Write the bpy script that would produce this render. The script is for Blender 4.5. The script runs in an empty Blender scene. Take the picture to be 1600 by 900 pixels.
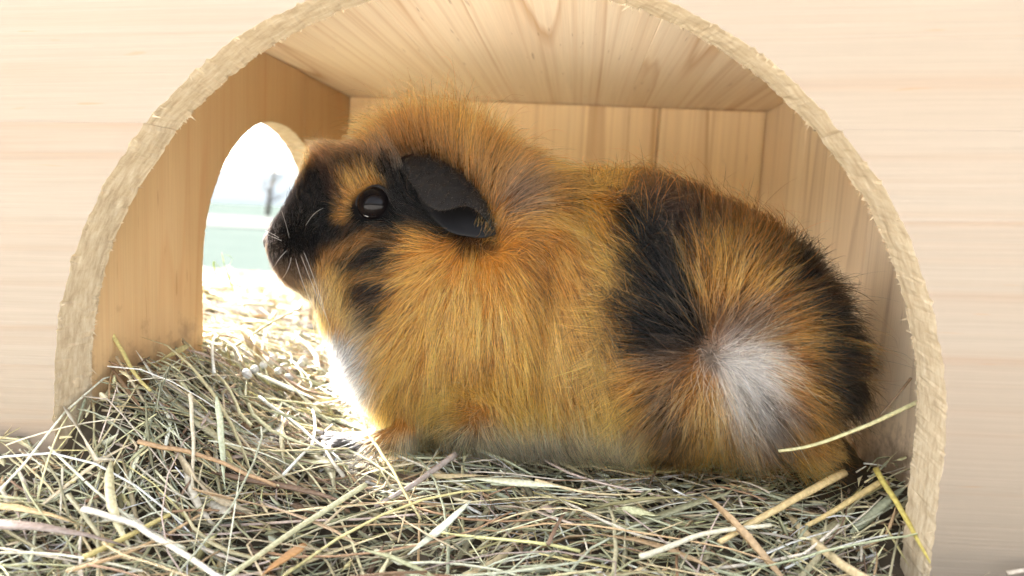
import bpy, bmesh, math, random
import numpy as np
from mathutils import Vector, Matrix, kdtree

random.seed(7)
rng = np.random.default_rng(11)
SC = bpy.context.scene
COL = SC.collection

# ------------------------------------------------------------------ camera
# the hut stands on the ground (z = 0); x to the right, y into the hut
F_PX, EYE_Z = 1050.0, 0.15
YAW, PITCH, ROLL = -0.09248, -0.11234, 0.05056
_fw = np.array([math.sin(YAW)*math.cos(PITCH), math.cos(YAW)*math.cos(PITCH), math.sin(PITCH)])
_r0 = np.array([math.cos(YAW), -math.sin(YAW), 0.0]); _u0 = np.cross(_r0, _fw)
_rt = math.cos(ROLL)*_r0 + math.sin(ROLL)*_u0
_up = -math.sin(ROLL)*_r0 + math.cos(ROLL)*_u0
EYE = np.array([0, 0, EYE_Z])
cam_d = bpy.data.cameras.new('camera'); cam = bpy.data.objects.new('camera', cam_d); COL.objects.link(cam)
cam.matrix_world = Matrix(((_rt[0], _up[0], -_fw[0], 0), (_rt[1], _up[1], -_fw[1], 0), (_rt[2], _up[2], -_fw[2], EYE_Z), (0, 0, 0, 1)))
cam_d.sensor_width = 36; cam_d.lens = 36*F_PX/1600
cam_d.clip_start = 0.01; cam_d.clip_end = 2000
cam_d.dof.use_dof = True; cam_d.dof.focus_distance = 0.285; cam_d.dof.aperture_fstop = 7.5
SC.camera = cam

# ------------------------------------------------------------------ sky, sun, exposure
SUN_EL, SUN_AZ = math.radians(33), math.radians(-58)     # azimuth from +y towards +x: left of the hut, shining through the side doorway
W = bpy.data.worlds.new('World'); SC.world = W; W.use_nodes = True
nt = W.node_tree; nt.nodes.clear()
sky = nt.nodes.new('ShaderNodeTexSky'); sky.sky_type = 'NISHITA'; sky.sun_disc = False
sky.sun_elevation = SUN_EL; sky.sun_rotation = SUN_AZ; sky.dust_density = 6; sky.air_density = 1.0; sky.ozone_density = 1
hs = nt.nodes.new('ShaderNodeHueSaturation'); hs.inputs['Saturation'].default_value = 0.35
bg = nt.nodes.new('ShaderNodeBackground'); bg.inputs[1].default_value = 0.05
wo = nt.nodes.new('ShaderNodeOutputWorld')
nt.links.new(sky.outputs[0], hs.inputs['Color']); nt.links.new(hs.outputs[0], bg.inputs[0]); nt.links.new(bg.outputs[0], wo.inputs[0])
sl = bpy.data.lights.new('sun', 'SUN'); sl.energy = 1.5; sl.angle = math.radians(14); sl.color = (1, .985, .96)
so = bpy.data.objects.new('sun', sl); COL.objects.link(so)
_sd = Vector((math.sin(SUN_AZ)*math.cos(SUN_EL), math.cos(SUN_AZ)*math.cos(SUN_EL), math.sin(SUN_EL)))
so.rotation_euler = _sd.to_track_quat('Z', 'Y').to_euler()
SC.view_settings.view_transform = 'Standard'; SC.view_settings.look = 'None'
SC.view_settings.exposure = 4.8; SC.view_settings.gamma = 1
SC.cycles.max_bounces = 11; SC.cycles.diffuse_bounces = 9; SC.cycles.glossy_bounces = 3; SC.cycles.transmission_bounces = 4
SC.cycles.use_denoising = True
try: SC.cycles_curves.shape = 'RIBBONS'
except Exception: pass

# ------------------------------------------------------------------ helpers
def at(x, y, Y):
    """a point of the place at depth Y from its measured position in the photograph"""
    d = _fw + _rt*(x-800)/F_PX + _up*(450-y)/F_PX
    return EYE + d*(Y/d[1])
def at_x(x, y, X):
    d = _fw + _rt*(x-800)/F_PX + _up*(450-y)/F_PX
    return EYE + d*(X/d[0])
def measured(P):
    Q = np.atleast_2d(P)-EYE; d = Q@_fw
    return np.stack([800+F_PX*(Q@_rt)/d, 450-F_PX*(Q@_up)/d], -1)
def tag(o, label=None, cat=None, group=None, kind=None):
    if label: o['label'] = label
    if cat: o['category'] = cat
    if group: o['group'] = group
    if kind: o['kind'] = kind
    return o
def empty(name, loc=(0, 0, 0), parent=None):
    o = bpy.data.objects.new(name, None); COL.objects.link(o); o.location = loc; o.empty_display_size = .02
    if parent: put(o, parent)
    return o
def put(o, parent):
    bpy.context.view_layer.update()
    o.parent = parent; o.matrix_parent_inverse = parent.matrix_world.inverted()
def mesh_obj(name, verts, faces, mats, parent=None, smooth=False, mat_idx=None):
    me = bpy.data.meshes.new(name); me.from_pydata([tuple(map(float, v)) for v in verts], [], faces)
    for m in (mats if isinstance(mats, (list, tuple)) else [mats]): me.materials.append(m)
    if mat_idx is not None: me.polygons.foreach_set('material_index', np.asarray(mat_idx, dtype=np.int32))
    if smooth: me.polygons.foreach_set('use_smooth', np.ones(len(me.polygons), dtype=bool))
    me.validate(); me.update()
    o = bpy.data.objects.new(name, me); COL.objects.link(o)
    if parent: put(o, parent)
    return o
def vnoise(p, seed=0):
    """cheap smooth value noise, p (..., 3)"""
    p = np.asarray(p, float); i = np.floor(p).astype(np.int64); f = p-i; f = f*f*(3-2*f)
    def h(a, b, c):
        n = (a*374761393+b*668265263+c*2147483647+seed*1013904223) & 0x7fffffff
        n = ((n ^ (n >> 13))*1274126177) & 0x7fffffff
        return ((n ^ (n >> 16)) & 0xffff)/32767.5-1
    r = 0
    for dx in (0, 1):
        for dy in (0, 1):
            for dz in (0, 1):
                w = (f[..., 0] if dx else 1-f[..., 0])*(f[..., 1] if dy else 1-f[..., 1])*(f[..., 2] if dz else 1-f[..., 2])
                r = r+w*h(i[..., 0]+dx, i[..., 1]+dy, i[..., 2]+dz)
    return r
def smoothstep(a, b, x):
    t = np.clip((np.asarray(x, float)-a)/(b-a), 0, 1); return t*t*(3-2*t)

# ------------------------------------------------------------------ materials
class NT:
    def __init__(s, name):
        s.m = bpy.data.materials.new(name); s.m.use_nodes = True; s.t = s.m.node_tree; s.t.nodes.clear()
        s.out = s.t.nodes.new('ShaderNodeOutputMaterial')
    def n(s, typ, ins=None, **kw):
        nd = s.t.nodes.new('ShaderNode'+typ)
        for k, v in kw.items(): setattr(nd, k, v)
        for k, v in (ins or {}).items():
            if isinstance(v, bpy.types.NodeSocket): s.t.links.new(v, nd.inputs[k])
            else: nd.inputs[k].default_value = v
        return nd
    def ramp(s, fac, stops):
        r = s.n('ValToRGB', {'Fac': fac}); e = r.color_ramp.elements
        while len(e) < len(stops): e.new(.5)
        for el, (p, c) in zip(e, stops): el.position = p; el.color = (*c, 1)
        return r.outputs[0]
    def mix(s, fac, a, b, mode='MIX'):
        m = s.n('Mix', data_type='RGBA', blend_type=mode)
        for k, v in ((0, fac), (6, a), (7, b)):
            if isinstance(v, bpy.types.NodeSocket): s.t.links.new(v, m.inputs[k])
            elif k: m.inputs[k].default_value = (*v, 1)
            else: m.inputs[k].default_value = v
        return m.outputs[2]
    def bsdf(s, color, rough=.6, bump=None, bstr=.3, bdist=.001, **ins):
        b = s.n('BsdfPrincipled')
        for k, v in dict(ins, **{'Base Color': color, 'Roughness': rough}).items():
            if isinstance(v, bpy.types.NodeSocket): s.t.links.new(v, b.inputs[k])
            else: b.inputs[k].default_value = (*v, 1) if isinstance(v, tuple) and len(v) == 3 and 'Color' in k else v
        if bump is not None:
            bp = s.n('Bump', {'Height': bump, 'Strength': bstr, 'Distance': bdist}); s.t.links.new(bp.outputs[0], b.inputs['Normal'])
        s.t.links.new(b.outputs[0], s.out.inputs[0]); return s.m

def wood(name, axis, light, dark, line=(.42, .2, .07), lines=.55, bands=38, warp=4, tilt=0.0, stain=None):
    """planed pine: grain runs along AXIS ('x','y','z'); the seed differs from plank to plank"""
    k = NT(name)
    tc = k.n('TexCoord'); oi = k.n('ObjectInfo')
    off = k.n('VectorMath', {0: (3.1, 7.7, 5.3)}, operation='SCALE'); k.t.links.new(oi.outputs['Random'], off.inputs['Scale'])
    add = k.n('VectorMath', {0: tc.outputs['Object'], 1: off.outputs[0]}, operation='ADD')
    along = 'xyz'.index(axis)
    if tilt: add = k.n('VectorRotate', {'Vector': add.outputs[0], 'Angle': tilt}, rotation_type='Y_AXIS')
    def mp(a, b):
        v = [a, a, a]; v[along] = b
        return k.n('Mapping', {'Vector': add.outputs[0], 'Scale': v}).outputs[0]
    big = k.n('TexNoise', {'Vector': mp(11, .55), 'Scale': 1, 'Detail': 2, 'Roughness': .5}).outputs[0]
    w2 = k.n('Math', {0: big, 1: float(warp)}, operation='MULTIPLY').outputs[0]
    sep = k.n('SeparateXYZ', {'Vector': add.outputs[0]})
    others = [i for i in range(3) if i != along]
    s1 = k.n('Math', {0: sep.outputs[others[0]], 1: sep.outputs[others[1]]}, operation='ADD').outputs[0]
    s2 = k.n('Math', {0: s1, 1: float(bands)}, operation='MULTIPLY').outputs[0]
    ph = k.n('Math', {0: s2, 1: w2}, operation='ADD').outputs[0]
    wob = k.n('TexNoise', {'Vector': mp(90, 2), 'Scale': 1, 'Detail': 3}).outputs[0]
    ph = k.n('Math', {0: wob, 1: .35, 2: ph}, operation='MULTIPLY_ADD').outputs[0]
    fr = k.n('Math', {0: ph}, operation='FRACT').outputs[0]
    ring = k.ramp(fr, [(0, (0, 0, 0)), (.55, (.10, .10, .10)), (.84, (.28, .28, .28)), (.94, (1, 1, 1)), (1, (0, 0, 0))])
    patch = k.n('TexNoise', {'Vector': mp(24, 2.5), 'Scale': 1, 'Detail': 2}).outputs[0]
    pr = k.ramp(patch, [(.3, (.1, .1, .1)), (.62, (1, 1, 1))])
    ringf = k.n('Math', {0: ring, 1: pr}, operation='MULTIPLY').outputs[0]
    ringf = k.n('Math', {0: ringf, 1: lines}, operation='MULTIPLY', use_clamp=True).outputs[0]
    fib = k.n('TexNoise', {'Vector': mp(900, 14), 'Scale': 1, 'Detail': 3, 'Roughness': .65}).outputs[0]
    fibr = k.ramp(fib, [(.3, (0, 0, 0)), (.72, (1, 1, 1))])
    tone = k.n('TexNoise', {'Vector': mp(16, 3), 'Scale': 1, 'Detail': 3}).outputs[0]
    c = k.mix(k.ramp(tone, [(.3, (0, 0, 0)), (.7, (1, 1, 1))]), light, dark)
    c = k.mix(ringf, c, line)
    fine = k.ramp(k.n('TexNoise', {'Vector': mp(210, 1.1), 'Scale': 1, 'Detail': 2, 'Roughness': .6}).outputs[0], [(.52, (0, 0, 0)), (.68, (1, 1, 1))])
    c = k.mix(k.n('Math', {0: fine, 1: .38*min(lines, 1.0)}, operation='MULTIPLY').outputs[0], c, line)
    c = k.mix(k.n('Math', {0: fibr, 1: .30}, operation='MULTIPLY').outputs[0], c, tuple(.62*a for a in dark))
    # scattered short dark resin ticks and smudges
    tick = k.n('TexNoise', {'Vector': mp(420, 40), 'Scale': 1, 'Detail': 1}).outputs[0]
    tk = k.ramp(tick, [(.73, (0, 0, 0)), (.79, (1, 1, 1))])
    c = k.mix(k.n('Math', {0: tk, 1: .45}, operation='MULTIPLY').outputs[0], c, (.24, .12, .05))
    if stain is not None:      # splashed dirt low on the boards
        sn = k.n('TexNoise', {'Vector': add.outputs[0], 'Scale': 55, 'Detail': 6, 'Roughness': .7}).outputs[0]
        zz = k.n('SeparateXYZ', {'Vector': tc.outputs['Object']}).outputs[2]
        lv = k.n('MapRange', {'Value': zz, 1: stain-.03, 2: stain+.025, 3: .62, 4: .28}).outputs[0]
        st = k.n('Math', {0: sn, 1: k.n('Math', {0: 1.0, 1: lv}, operation='SUBTRACT').outputs[0]}, operation='SUBTRACT').outputs[0]
        c = k.mix(k.ramp(st, [(.0, (0, 0, 0)), (.16, (.62, .62, .62))]), c, (.20, .12, .06))
    h = k.n('Math', {0: fib, 1: .7, 2: ringf}, operation='MULTIPLY_ADD').outputs[0]
    return k.bsdf(c, .58, h, .35, .0004, **{'Specular IOR Level': .3})

M = {}
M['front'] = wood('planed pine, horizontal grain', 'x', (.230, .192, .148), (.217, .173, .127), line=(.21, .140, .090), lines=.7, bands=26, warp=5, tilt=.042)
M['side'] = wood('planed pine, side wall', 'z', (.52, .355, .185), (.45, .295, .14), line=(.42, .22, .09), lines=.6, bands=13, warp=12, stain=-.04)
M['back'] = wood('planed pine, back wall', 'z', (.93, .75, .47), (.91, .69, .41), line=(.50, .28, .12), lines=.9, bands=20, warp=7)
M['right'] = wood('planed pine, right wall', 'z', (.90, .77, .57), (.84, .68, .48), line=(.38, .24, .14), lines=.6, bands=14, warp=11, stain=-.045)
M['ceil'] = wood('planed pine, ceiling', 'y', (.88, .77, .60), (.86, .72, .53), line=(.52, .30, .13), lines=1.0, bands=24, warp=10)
def sawn():
    k = NT('rough sawn pine edge'); tc = k.n('TexCoord')
    v = k.n('Mapping', {'Vector': tc.outputs['Object'], 'Scale': (130, 420, 130)}).outputs[0]
    a = k.n('TexNoise', {'Vector': v, 'Scale': 1, 'Detail': 5, 'Roughness': .7}).outputs[0]
    b = k.n('TexNoise', {'Vector': tc.outputs['Object'], 'Scale': 28, 'Detail': 3}).outputs[0]
    c = k.ramp(a, [(.25, (.20, .145, .085)), (.5, (.42, .345, .235)), (.75, (.56, .49, .37))])
    c = k.mix(k.ramp(b, [(.4, (0, 0, 0)), (.62, (1, 1, 1))]), c, (.50, .36, .16), 'MIX') if False else k.mix(k.n('Math', {0: b, 1: .55}, operation='MULTIPLY').outputs[0], c, (.42, .32, .20))
    return k.bsdf(c, .85, a, .7, .0008, **{'Specular IOR Level': .15})
M['sawn'] = sawn()
def attr_mat(name, rough=.6, bump_scale=900, translucent=.0):
    k = NT(name); at_ = k.n('Attribute', attribute_name='tint'); tc = k.n('TexCoord')
    nz = k.n('TexNoise', {'Vector': tc.outputs['Object'], 'Scale': bump_scale, 'Detail': 3}).outputs[0]
    c = k.mix(k.ramp(nz, [(.3, (.62, .6, .58)), (.7, (1.08, 1.06, 1.02))]), (0, 0, 0), at_.outputs['Color'])
    mul = k.mix(1.0, at_.outputs['Color'], k.ramp(nz, [(.3, (.66, .63, .6)), (.7, (1, 1, 1))]), 'MULTIPLY')
    k.bsdf(mul, rough, nz, .35, .0006, **{'Specular IOR Level': .35})
    if translucent:
        b = [n for n in k.t.nodes if n.type == 'BSDF_PRINCIPLED'][0]
        tr = k.n('BsdfTranslucent', {'Color': mul}); mx = k.n('MixShader', {0: translucent, 1: b.outputs[0], 2: tr.outputs[0]})
        k.t.links.new(mx.outputs[0], k.out.inputs[0])
    return k.m
M['hay'] = attr_mat('dry hay', .55, 700, .18)
def plain(name, c, rough=.6, var=.25, scale=60, bstr=.2, **kw):
    k = NT(name); tc = k.n('TexCoord')
    nz = k.n('TexNoise', {'Vector': tc.outputs['Object'], 'Scale': scale, 'Detail': 4}).outputs[0]
    col = k.mix(nz, tuple(a*(1-var) for a in c), tuple(min(1, a*(1+var)) for a in c))
    return k.bsdf(col, rough, nz, bstr, .001, **kw)

# ------------------------------------------------------------------ ground and garden
def ground_mat():
    k = NT('lawn and soil'); tc = k.n('TexCoord')
    a = k.n('TexNoise', {'Vector': tc.outputs['Object'], 'Scale': 3, 'Detail': 6}).outputs[0]
    b = k.n('TexNoise', {'Vector': tc.outputs['Object'], 'Scale': 120, 'Detail': 4}).outputs[0]
    c = k.ramp(a, [(.3, (.047, .060, .054)), (.7, (.060, .073, .066))])
    c = k.mix(k.ramp(b, [(.4, (0, 0, 0)), (.7, (.6, .6, .6))]), c, (.064, .072, .062))
    return k.bsdf(c, 1.0, b, .5, .01, **{'Specular IOR Level': 0.0})
g = mesh_obj('ground', [(-900, -900, 0), (900, -900, 0), (900, 900, 0), (-900, 900, 0)], [(0, 1, 2, 3)], ground_mat()); tag(g, kind='structure')
p = mesh_obj('path', [(-40, 3.3, .004), (40, 3.3, .004), (40, 5.4, .004), (-40, 5.4, .004)], [(0, 1, 2, 3)], plain('pale gravel', (.095, .097, .09), 1.0, .2, 25, **{'Specular IOR Level': 0.0})); tag(p, kind='structure')

bounce_obj = mesh_obj('bounce_slab', [(-1.4, -2.6, .003), (1.6, -2.6, .003), (1.6, .17, .003), (-1.4, .17, .003)], [(0, 1, 2, 3)], plain('pale bounce surface', (.62, .585, .53), .9, .1, 30)); tag(bounce_obj, kind='structure')  # unseen pale sheet added in front to bounce light into the hut

# ------------------------------------------------------------------ the hut
XL, XR, ZC, YB = -0.1975, 0.1437, EYE_Z+.0901, .5627      # inner faces: left, right, ceiling, back
YF0, YF1 = .235, .255                                     # front board, outer and inner face
ARC_C, ARC_R, ARC_Z = -.034, .163, EYE_Z-.080
OP_C, OP_R, OP_Z, OUT = .43, .090, EYE_Z-.040, .015
hut = empty('pet_house', (ARC_C, .4, 0)); tag(hut, 'pale pine pet house with a wide arched front and small side arch', 'pet house')

def arch_pts(c, r, zc, z0, flare=.0, step=.0011):
    """points of an arch from its right foot over the crown to its left foot"""
    n = max(8, int(abs(zc-z0)/step)); m = int(math.pi*r/step)
    P = [(c+r+flare*(1-i/n), z0+(zc-z0)*i/n) for i in range(n)]
    P += [(c+r*math.cos(math.pi*i/m), zc+r*math.sin(math.pi*i/m)) for i in range(m+1)]
    P += [(c-r-flare*(i/n), zc+(z0-zc)*i/n) for i in range(1, n+1)]
    return P

def board(name, outline, reveal, to3, depth, mats, parent, rough=.0005, rows=5, seed=0, bevel=.0005):
    """a plank of outline [(a, z)], pushed from 0 to depth; the points flagged in reveal are a rough saw cut"""
    n = len(outline); V = []; F = []; MI = []
    A = np.array(outline); R = np.array(reveal, bool)
    T = np.roll(A, -1, 0)-np.roll(A, 1, 0); T /= np.maximum(np.linalg.norm(T, axis=1), 1e-9)[:, None]
    N = np.stack([T[:, 1], -T[:, 0]], 1)
    for j in range(rows):
        t = j/(rows-1)
        q = np.stack([A[:, 0]*700, A[:, 1]*700, np.full(n, t*7.)], 1)
        jit = vnoise(q, seed)*rough*.6+vnoise(q*.31, seed+3)*rough*.5+vnoise(q*.07, seed+5)*rough*.9
        jit += np.maximum(0, vnoise(q*[.8, .8, .4], seed+9)-.5)*rough*4*(1 if j in (0, rows-1) else .3)
        B = A+N*(jit*R)[:, None]
        V += [to3(a, z, t*depth) for a, z in B]
    for j in range(rows-1):
        for i in range(n):
            i2 = (i+1) % n
            F.append((j*n+i, j*n+i2, (j+1)*n+i2, (j+1)*n+i)); MI.append(1 if R[i] or R[i2] else 0)
    F.append(tuple(range(n-1, -1, -1))); MI.append(0)
    F.append(tuple(range((rows-1)*n, rows*n))); MI.append(0)
    V = np.array(V); cen = V.mean(0)
    me = bpy.data.meshes.new(name); me.from_pydata([tuple(v) for v in (V-cen)], [], F)
    for m in mats: me.materials.append(m)
    me.polygons.foreach_set('material_index', np.array(MI, dtype=np.int32)); me.update()
    bm = bmesh.new(); bm.from_mesh(me); bmesh.ops.recalc_face_normals(bm, faces=bm.faces); bm.to_mesh(me); bm.free()
    o = bpy.data.objects.new(name, me); COL.objects.link(o); o.location = cen
    put(o, parent)
    if bevel:
        md = o.modifiers.new('edge', 'BEVEL'); md.width = bevel; md.segments = 2; md.limit_method = 'ANGLE'; md.angle_limit = math.radians(60)
    return o

FX0, FX1, FZ1 = -.255, .205, EYE_Z+.135
_sa, _sb = at(170, 194, YF0), at(1415, 206, YF0)
def seam(a): return _sa[2]+(_sb[2]-_sa[2])*(a-_sa[0])/(_sb[0]-_sa[0])
arc = arch_pts(ARC_C, ARC_R, ARC_Z, 0.0, .0)
front = empty('front_wall', (ARC_C, YF0, 0), hut)
to_front = lambda a, z, d: (a, YF0+d, z)
up_ = [q for q in arc if q[1] > seam(q[0])]
FM = [M['front'], M['sawn']]
board('plank', [(FX0, FZ1), (FX1, FZ1), (FX1, seam(FX1))]+up_+[(FX0, seam(FX0))], [0, 0, 0, 0]+[1]*(len(up_)-2)+[0, 0], to_front, YF1-YF0, FM, front, .0006, seed=1, bevel=.00015)
def cross_pt(side):
    return min((q for q in arc if (q[0]-ARC_C)*side > 0), key=lambda q: abs(q[1]-seam(q[0])))
cr, cl = cross_pt(1), cross_pt(-1)
ri = [q for q in arc if q[1] < seam(q[0])-.0004 and q[0] > ARC_C]+[(cr[0], seam(cr[0])+.0006)]; le = [(cl[0], seam(cl[0])+.0006)]+[q for q in arc if q[1] < seam(q[0])-.0004 and q[0] < ARC_C]
to_low = lambda a, z, d: (a, YF0-.00025+d*1.02, z)
board('plank', [(FX1, seam(FX1)+.0006), (FX1, 0)]+ri, [0, 0]+[1]*(len(ri)-1)+[0], to_low, YF1-YF0, FM, front, .0006, seed=2, bevel=.00015)
board('plank', [(FX0, seam(FX0)+.0006)]+le+[(FX0, 0)], [0, 0]+[1]*(len(le)-1)+[0], to_low, YF1-YF0, FM, front, .0006, seed=3, bevel=.00015)
# saw fluff: loose fibres standing off both rims of the arch
def fluff(name, pts, to3, ys, n, parent, seed):
    r = random.Random(seed); V = []; F = []
    for _ in range(n):
        i = r.randrange(2, len(pts)-2); a, z = pts[i]; d = r.choice(ys)
        if z > FZ1 or z < .02: continue
        tx, tz = pts[i+1][0]-pts[i-1][0], pts[i+1][1]-pts[i-1][1]; l = math.hypot(tx, tz); tx /= l; tz /= l
        nx, nz = -tz, tx
        L = r.uniform(.0004, .0013)*(2.6 if r.random() < .06 else 1); w = r.uniform(.0001, .0005); s = r.uniform(-1.2, 1.2)
        e = (a+(nx+tx*s)*L, z+(nz+tz*s)*L); dd = d+r.uniform(-.0012, .0012)
        b = len(V)
        V += [to3(a-tx*w-nx*.0006, z-tz*w-nz*.0006, d), to3(a+tx*w-nx*.0006, z+tz*w-nz*.0006, d), to3(a-nx*.0004, z-nz*.0004, d+w), to3(*e, dd)]
        F += [(b, b+1, b+3), (b+1, b+2, b+3), (b+2, b, b+3)]
    o = mesh_obj(name, V, F, M['sawn'], parent); o['kind'] = 'stuff'
fluff('saw_fibres', arc, to_front, (.0006, .0194, .0194), 700, front, 4)

side = empty('left_wall', (XL, .41, 0), hut)
to_left = lambda a, z, d: (XL-d, a, z)
op = arch_pts(OP_C, OP_R, OP_Z, 0.0)      # from far foot over the crown to the near foot (a is y here)
YSEAM = .4713
o1 = [q for q in op if q[0] < YSEAM+.0001]; o2 = [q for q in op if q[0] > YSEAM]
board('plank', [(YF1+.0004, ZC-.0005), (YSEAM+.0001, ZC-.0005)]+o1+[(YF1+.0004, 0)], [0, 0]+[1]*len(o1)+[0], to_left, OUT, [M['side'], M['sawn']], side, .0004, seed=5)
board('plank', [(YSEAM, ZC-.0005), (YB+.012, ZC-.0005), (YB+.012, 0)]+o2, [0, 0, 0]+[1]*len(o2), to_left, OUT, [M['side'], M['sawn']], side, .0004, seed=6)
fluff('saw_fibres', op, to_left, (.0005, .0145), 350, side, 8)

def slab(name, x0, x1, y0, y1, z0, z1, mat, parent, bevel=.0007):
    o = mesh_obj(name, [], [], mat)
    bm = bmesh.new(); bmesh.ops.create_cube(bm, size=1)
    for v in bm.verts: v.co = (v.co.x*(x1-x0), v.co.y*(y1-y0), v.co.z*(z1-z0))
    bm.to_mesh(o.data); bm.free(); o.location = ((x0+x1)/2, (y0+y1)/2, (z0+z1)/2); put(o, parent)
    md = o.modifiers.new('edge', 'BEVEL'); md.width = bevel; md.segments = 2
    return o
back = empty('back_wall', (-.02, YB, 0), hut)
for x0, x1 in ((XL, -.085), (-.085, .0596), (.0607, XR)):
    slab('plank', x0+.0001, x1+.0001, YB+random.uniform(0, .0006), YB+.012, 0, ZC-.0006, M['back'], back, .0009)
slab('light_stop', .045, .078, YB+.0122, YB+.022, 0, ZC-.0006, M['back'], back)  # unseen strip added behind the open joint to keep daylight out
rightw = empty('right_wall', (XR, .41, 0), hut)
for y0, y1 in ((YF1+.0004, .352), (.352, .462), (.462, YB+.012)):
    slab('plank', XR+random.uniform(0, .0005), XR+.015, y0, y1+.0001, 0, ZC-.0006, M['right'], rightw)
roof = empty('ceiling', (-.03, .41, ZC), hut)
for x0, x1 in ((XL-.03, -.096), (-.096, .032), (.032, XR+.03)):
    slab('plank', x0, x1+.0001, YF1+.0005, YB+.03, ZC+random.uniform(0, .0005), ZC+.014, M['ceil'], roof, .0006)

# ------------------------------------------------------------------ hay
def hay_z(x, y):
    """height of the hay surface above the ground"""
    x = np.asarray(x, float); y = np.asarray(y, float)
    z = .033+0*x
    z = z-.014*(1-smoothstep(.205, .275, y))
    z = z+.042*np.exp(-((x+.200)/.052)**2)*smoothstep(.19, .262, y)*(1-.35*smoothstep(.3, .4, y))
    z = z+.022*np.exp(-((x-.150)/.035)**2)*smoothstep(.22, .29, y)
    z = z+.010*smoothstep(-.17, -.24, x)*smoothstep(.15, .225, y)*(1-smoothstep(.225, .26, y))
    z = z+.014*smoothstep(.115, .175, x)*smoothstep(.14, .225, y)*(1-smoothstep(.225, .26, y))
    out = smoothstep(-.195, -.26, x)*smoothstep(.25, .3, y)
    z = z*(1-out)+out*(.062*(1-smoothstep(-.28, -.75, x))*(1-smoothstep(.55, .95, y))+.006)
    z = z+.0045*vnoise(np.stack([x*28, y*28, 0*x], -1), 5)
    return np.maximum(z, .004)
def blocked(P):
    """inside a board of the hut or in the animal's berth"""
    x, y, z = P[..., 0], P[..., 1], P[..., 2]
    dx = x-ARC_C
    inarch = (np.abs(dx) < ARC_R-.001) & ((z < ARC_Z) | (dx**2+(z-ARC_Z)**2 < (ARC_R-.001)**2))
    b = (y > YF0-.001) & (y < YF1+.001) & ~inarch
    b |= (x < XL+.001) & (x > XL-OUT-.001) & (y > YF1-.01) & ((np.abs(y-OP_C) > OP_R-.001) | (z > OP_Z+OP_R*.4))
    b |= (x > XR-.001) & (x < XR+.016) & (y > YF1-.01)
    b |= (y > YB-.001) & (x > XL-.02) & (y < YB+.03)
    b |= (((x-.012)/.135)**2+((y-.318)/.056)**2 < 1) & (z > .040)
    return b
HC = np.array([(.42, .41, .25), (.50, .47, .27), (.60, .52, .30), (.66, .58, .38), (.34, .36, .20), (.30, .34, .22), (.40, .29, .15),
               (.27, .17, .085), (.52, .49, .40), (.62, .60, .47), (.46, .39, .33), (.58, .55, .25), (.24, .25, .14), (.20, .13, .075), (.45, .50, .36)])
HC = np.clip(HC*np.array([1.18, 1.10, 1.08])+.03, 0, .85)
HP = np.array([13, 12, 10, 9, 10, 8, 7, 5, 7, 8, 5, 5, 5, 3, 6.]); HP /= HP.sum()
def stalk_mesh(paths, widths, flats, cols, name, mat, ns=5):
    """paths (n, k, 3) swept into bent stems (flat 0.8) or leaf blades (flat 0.15)"""
    paths = np.asarray(paths, float); n, k, _ = paths.shape
    T = np.gradient(paths, axis=1); T /= np.maximum(np.linalg.norm(T, axis=2, keepdims=True), 1e-9)
    ref = np.zeros_like(T); ref[..., 2] = 1
    ref += rng.normal(0, .45, (n, 1, 3))
    S = np.cross(T, ref); S /= np.maximum(np.linalg.norm(S, axis=2, keepdims=True), 1e-9)
    U = np.cross(S, T)
    tw = (rng.normal(0, .5, (n, 1))*np.linspace(-1, 1, k)[None])*np.where(np.asarray(flats)[:, None] < .4, 1.6, .2)
    S, U = S*np.cos(tw)[..., None]+U*np.sin(tw)[..., None], U*np.cos(tw)[..., None]-S*np.sin(tw)[..., None]
    t = np.linspace(0, 1, k)
    prof = np.where(np.asarray(flats)[:, None] < .4, np.clip(np.minimum(t*4+.35, (1-t)*2.2+.06), 0, 1)[None], np.clip(1-.35*t, 0, 1)[None])
    w = np.asarray(widths)[:, None]*prof*.5
    ang = np.arange(ns)*2*math.pi/ns
    V = paths[:, :, None, :]+S[:, :, None, :]*(w[..., None]*np.cos(ang))[..., None]+U[:, :, None, :]*(w[..., None]*np.sin(ang)*np.asarray(flats)[:, None, None])[..., None]
    V = V.reshape(-1, 3)
    base = (np.arange(n)*k*ns)[:, None, None]+(np.arange(k-1)*ns)[None, :, None]
    i = np.arange(ns)[None, None, :]; j = (i+1) % ns
    Fq = np.stack([base+i, base+j, base+ns+j, base+ns+i], -1).reshape(-1, 4)
    b0 = (np.arange(n)*k*ns)[:, None]
    me = bpy.data.meshes.new(name)
    nq = len(Fq); caps = np.concatenate([b0+np.arange(ns-1, -1, -1)[None], b0+(k-1)*ns+np.arange(ns)[None]], 0)
    me.vertices.add(len(V)); me.vertices.foreach_set('co', V.ravel())
    loops = np.concatenate([Fq.ravel(), caps.ravel()]).astype(np.int32)
    me.loops.add(len(loops)); me.loops.foreach_set('vertex_index', loops)
    st = np.concatenate([np.arange(nq)*4, nq*4+np.arange(len(caps))*ns]).astype(np.int32)
    me.polygons.add(len(st)); me.polygons.foreach_set('loop_start', st)
    me.update(calc_edges=True)
    a = me.color_attributes.new('tint', 'FLOAT_COLOR', 'POINT')
    cc = np.repeat(np.asarray(cols, float), k*ns, axis=0); cc = np.concatenate([cc, np.ones((len(cc), 1))], 1)
    a.data.foreach_set('color', cc.ravel())
    me.polygons.foreach_set('use_smooth', np.ones(len(st), dtype=bool))
    me.materials.append(mat); me.validate()
    return me
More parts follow.
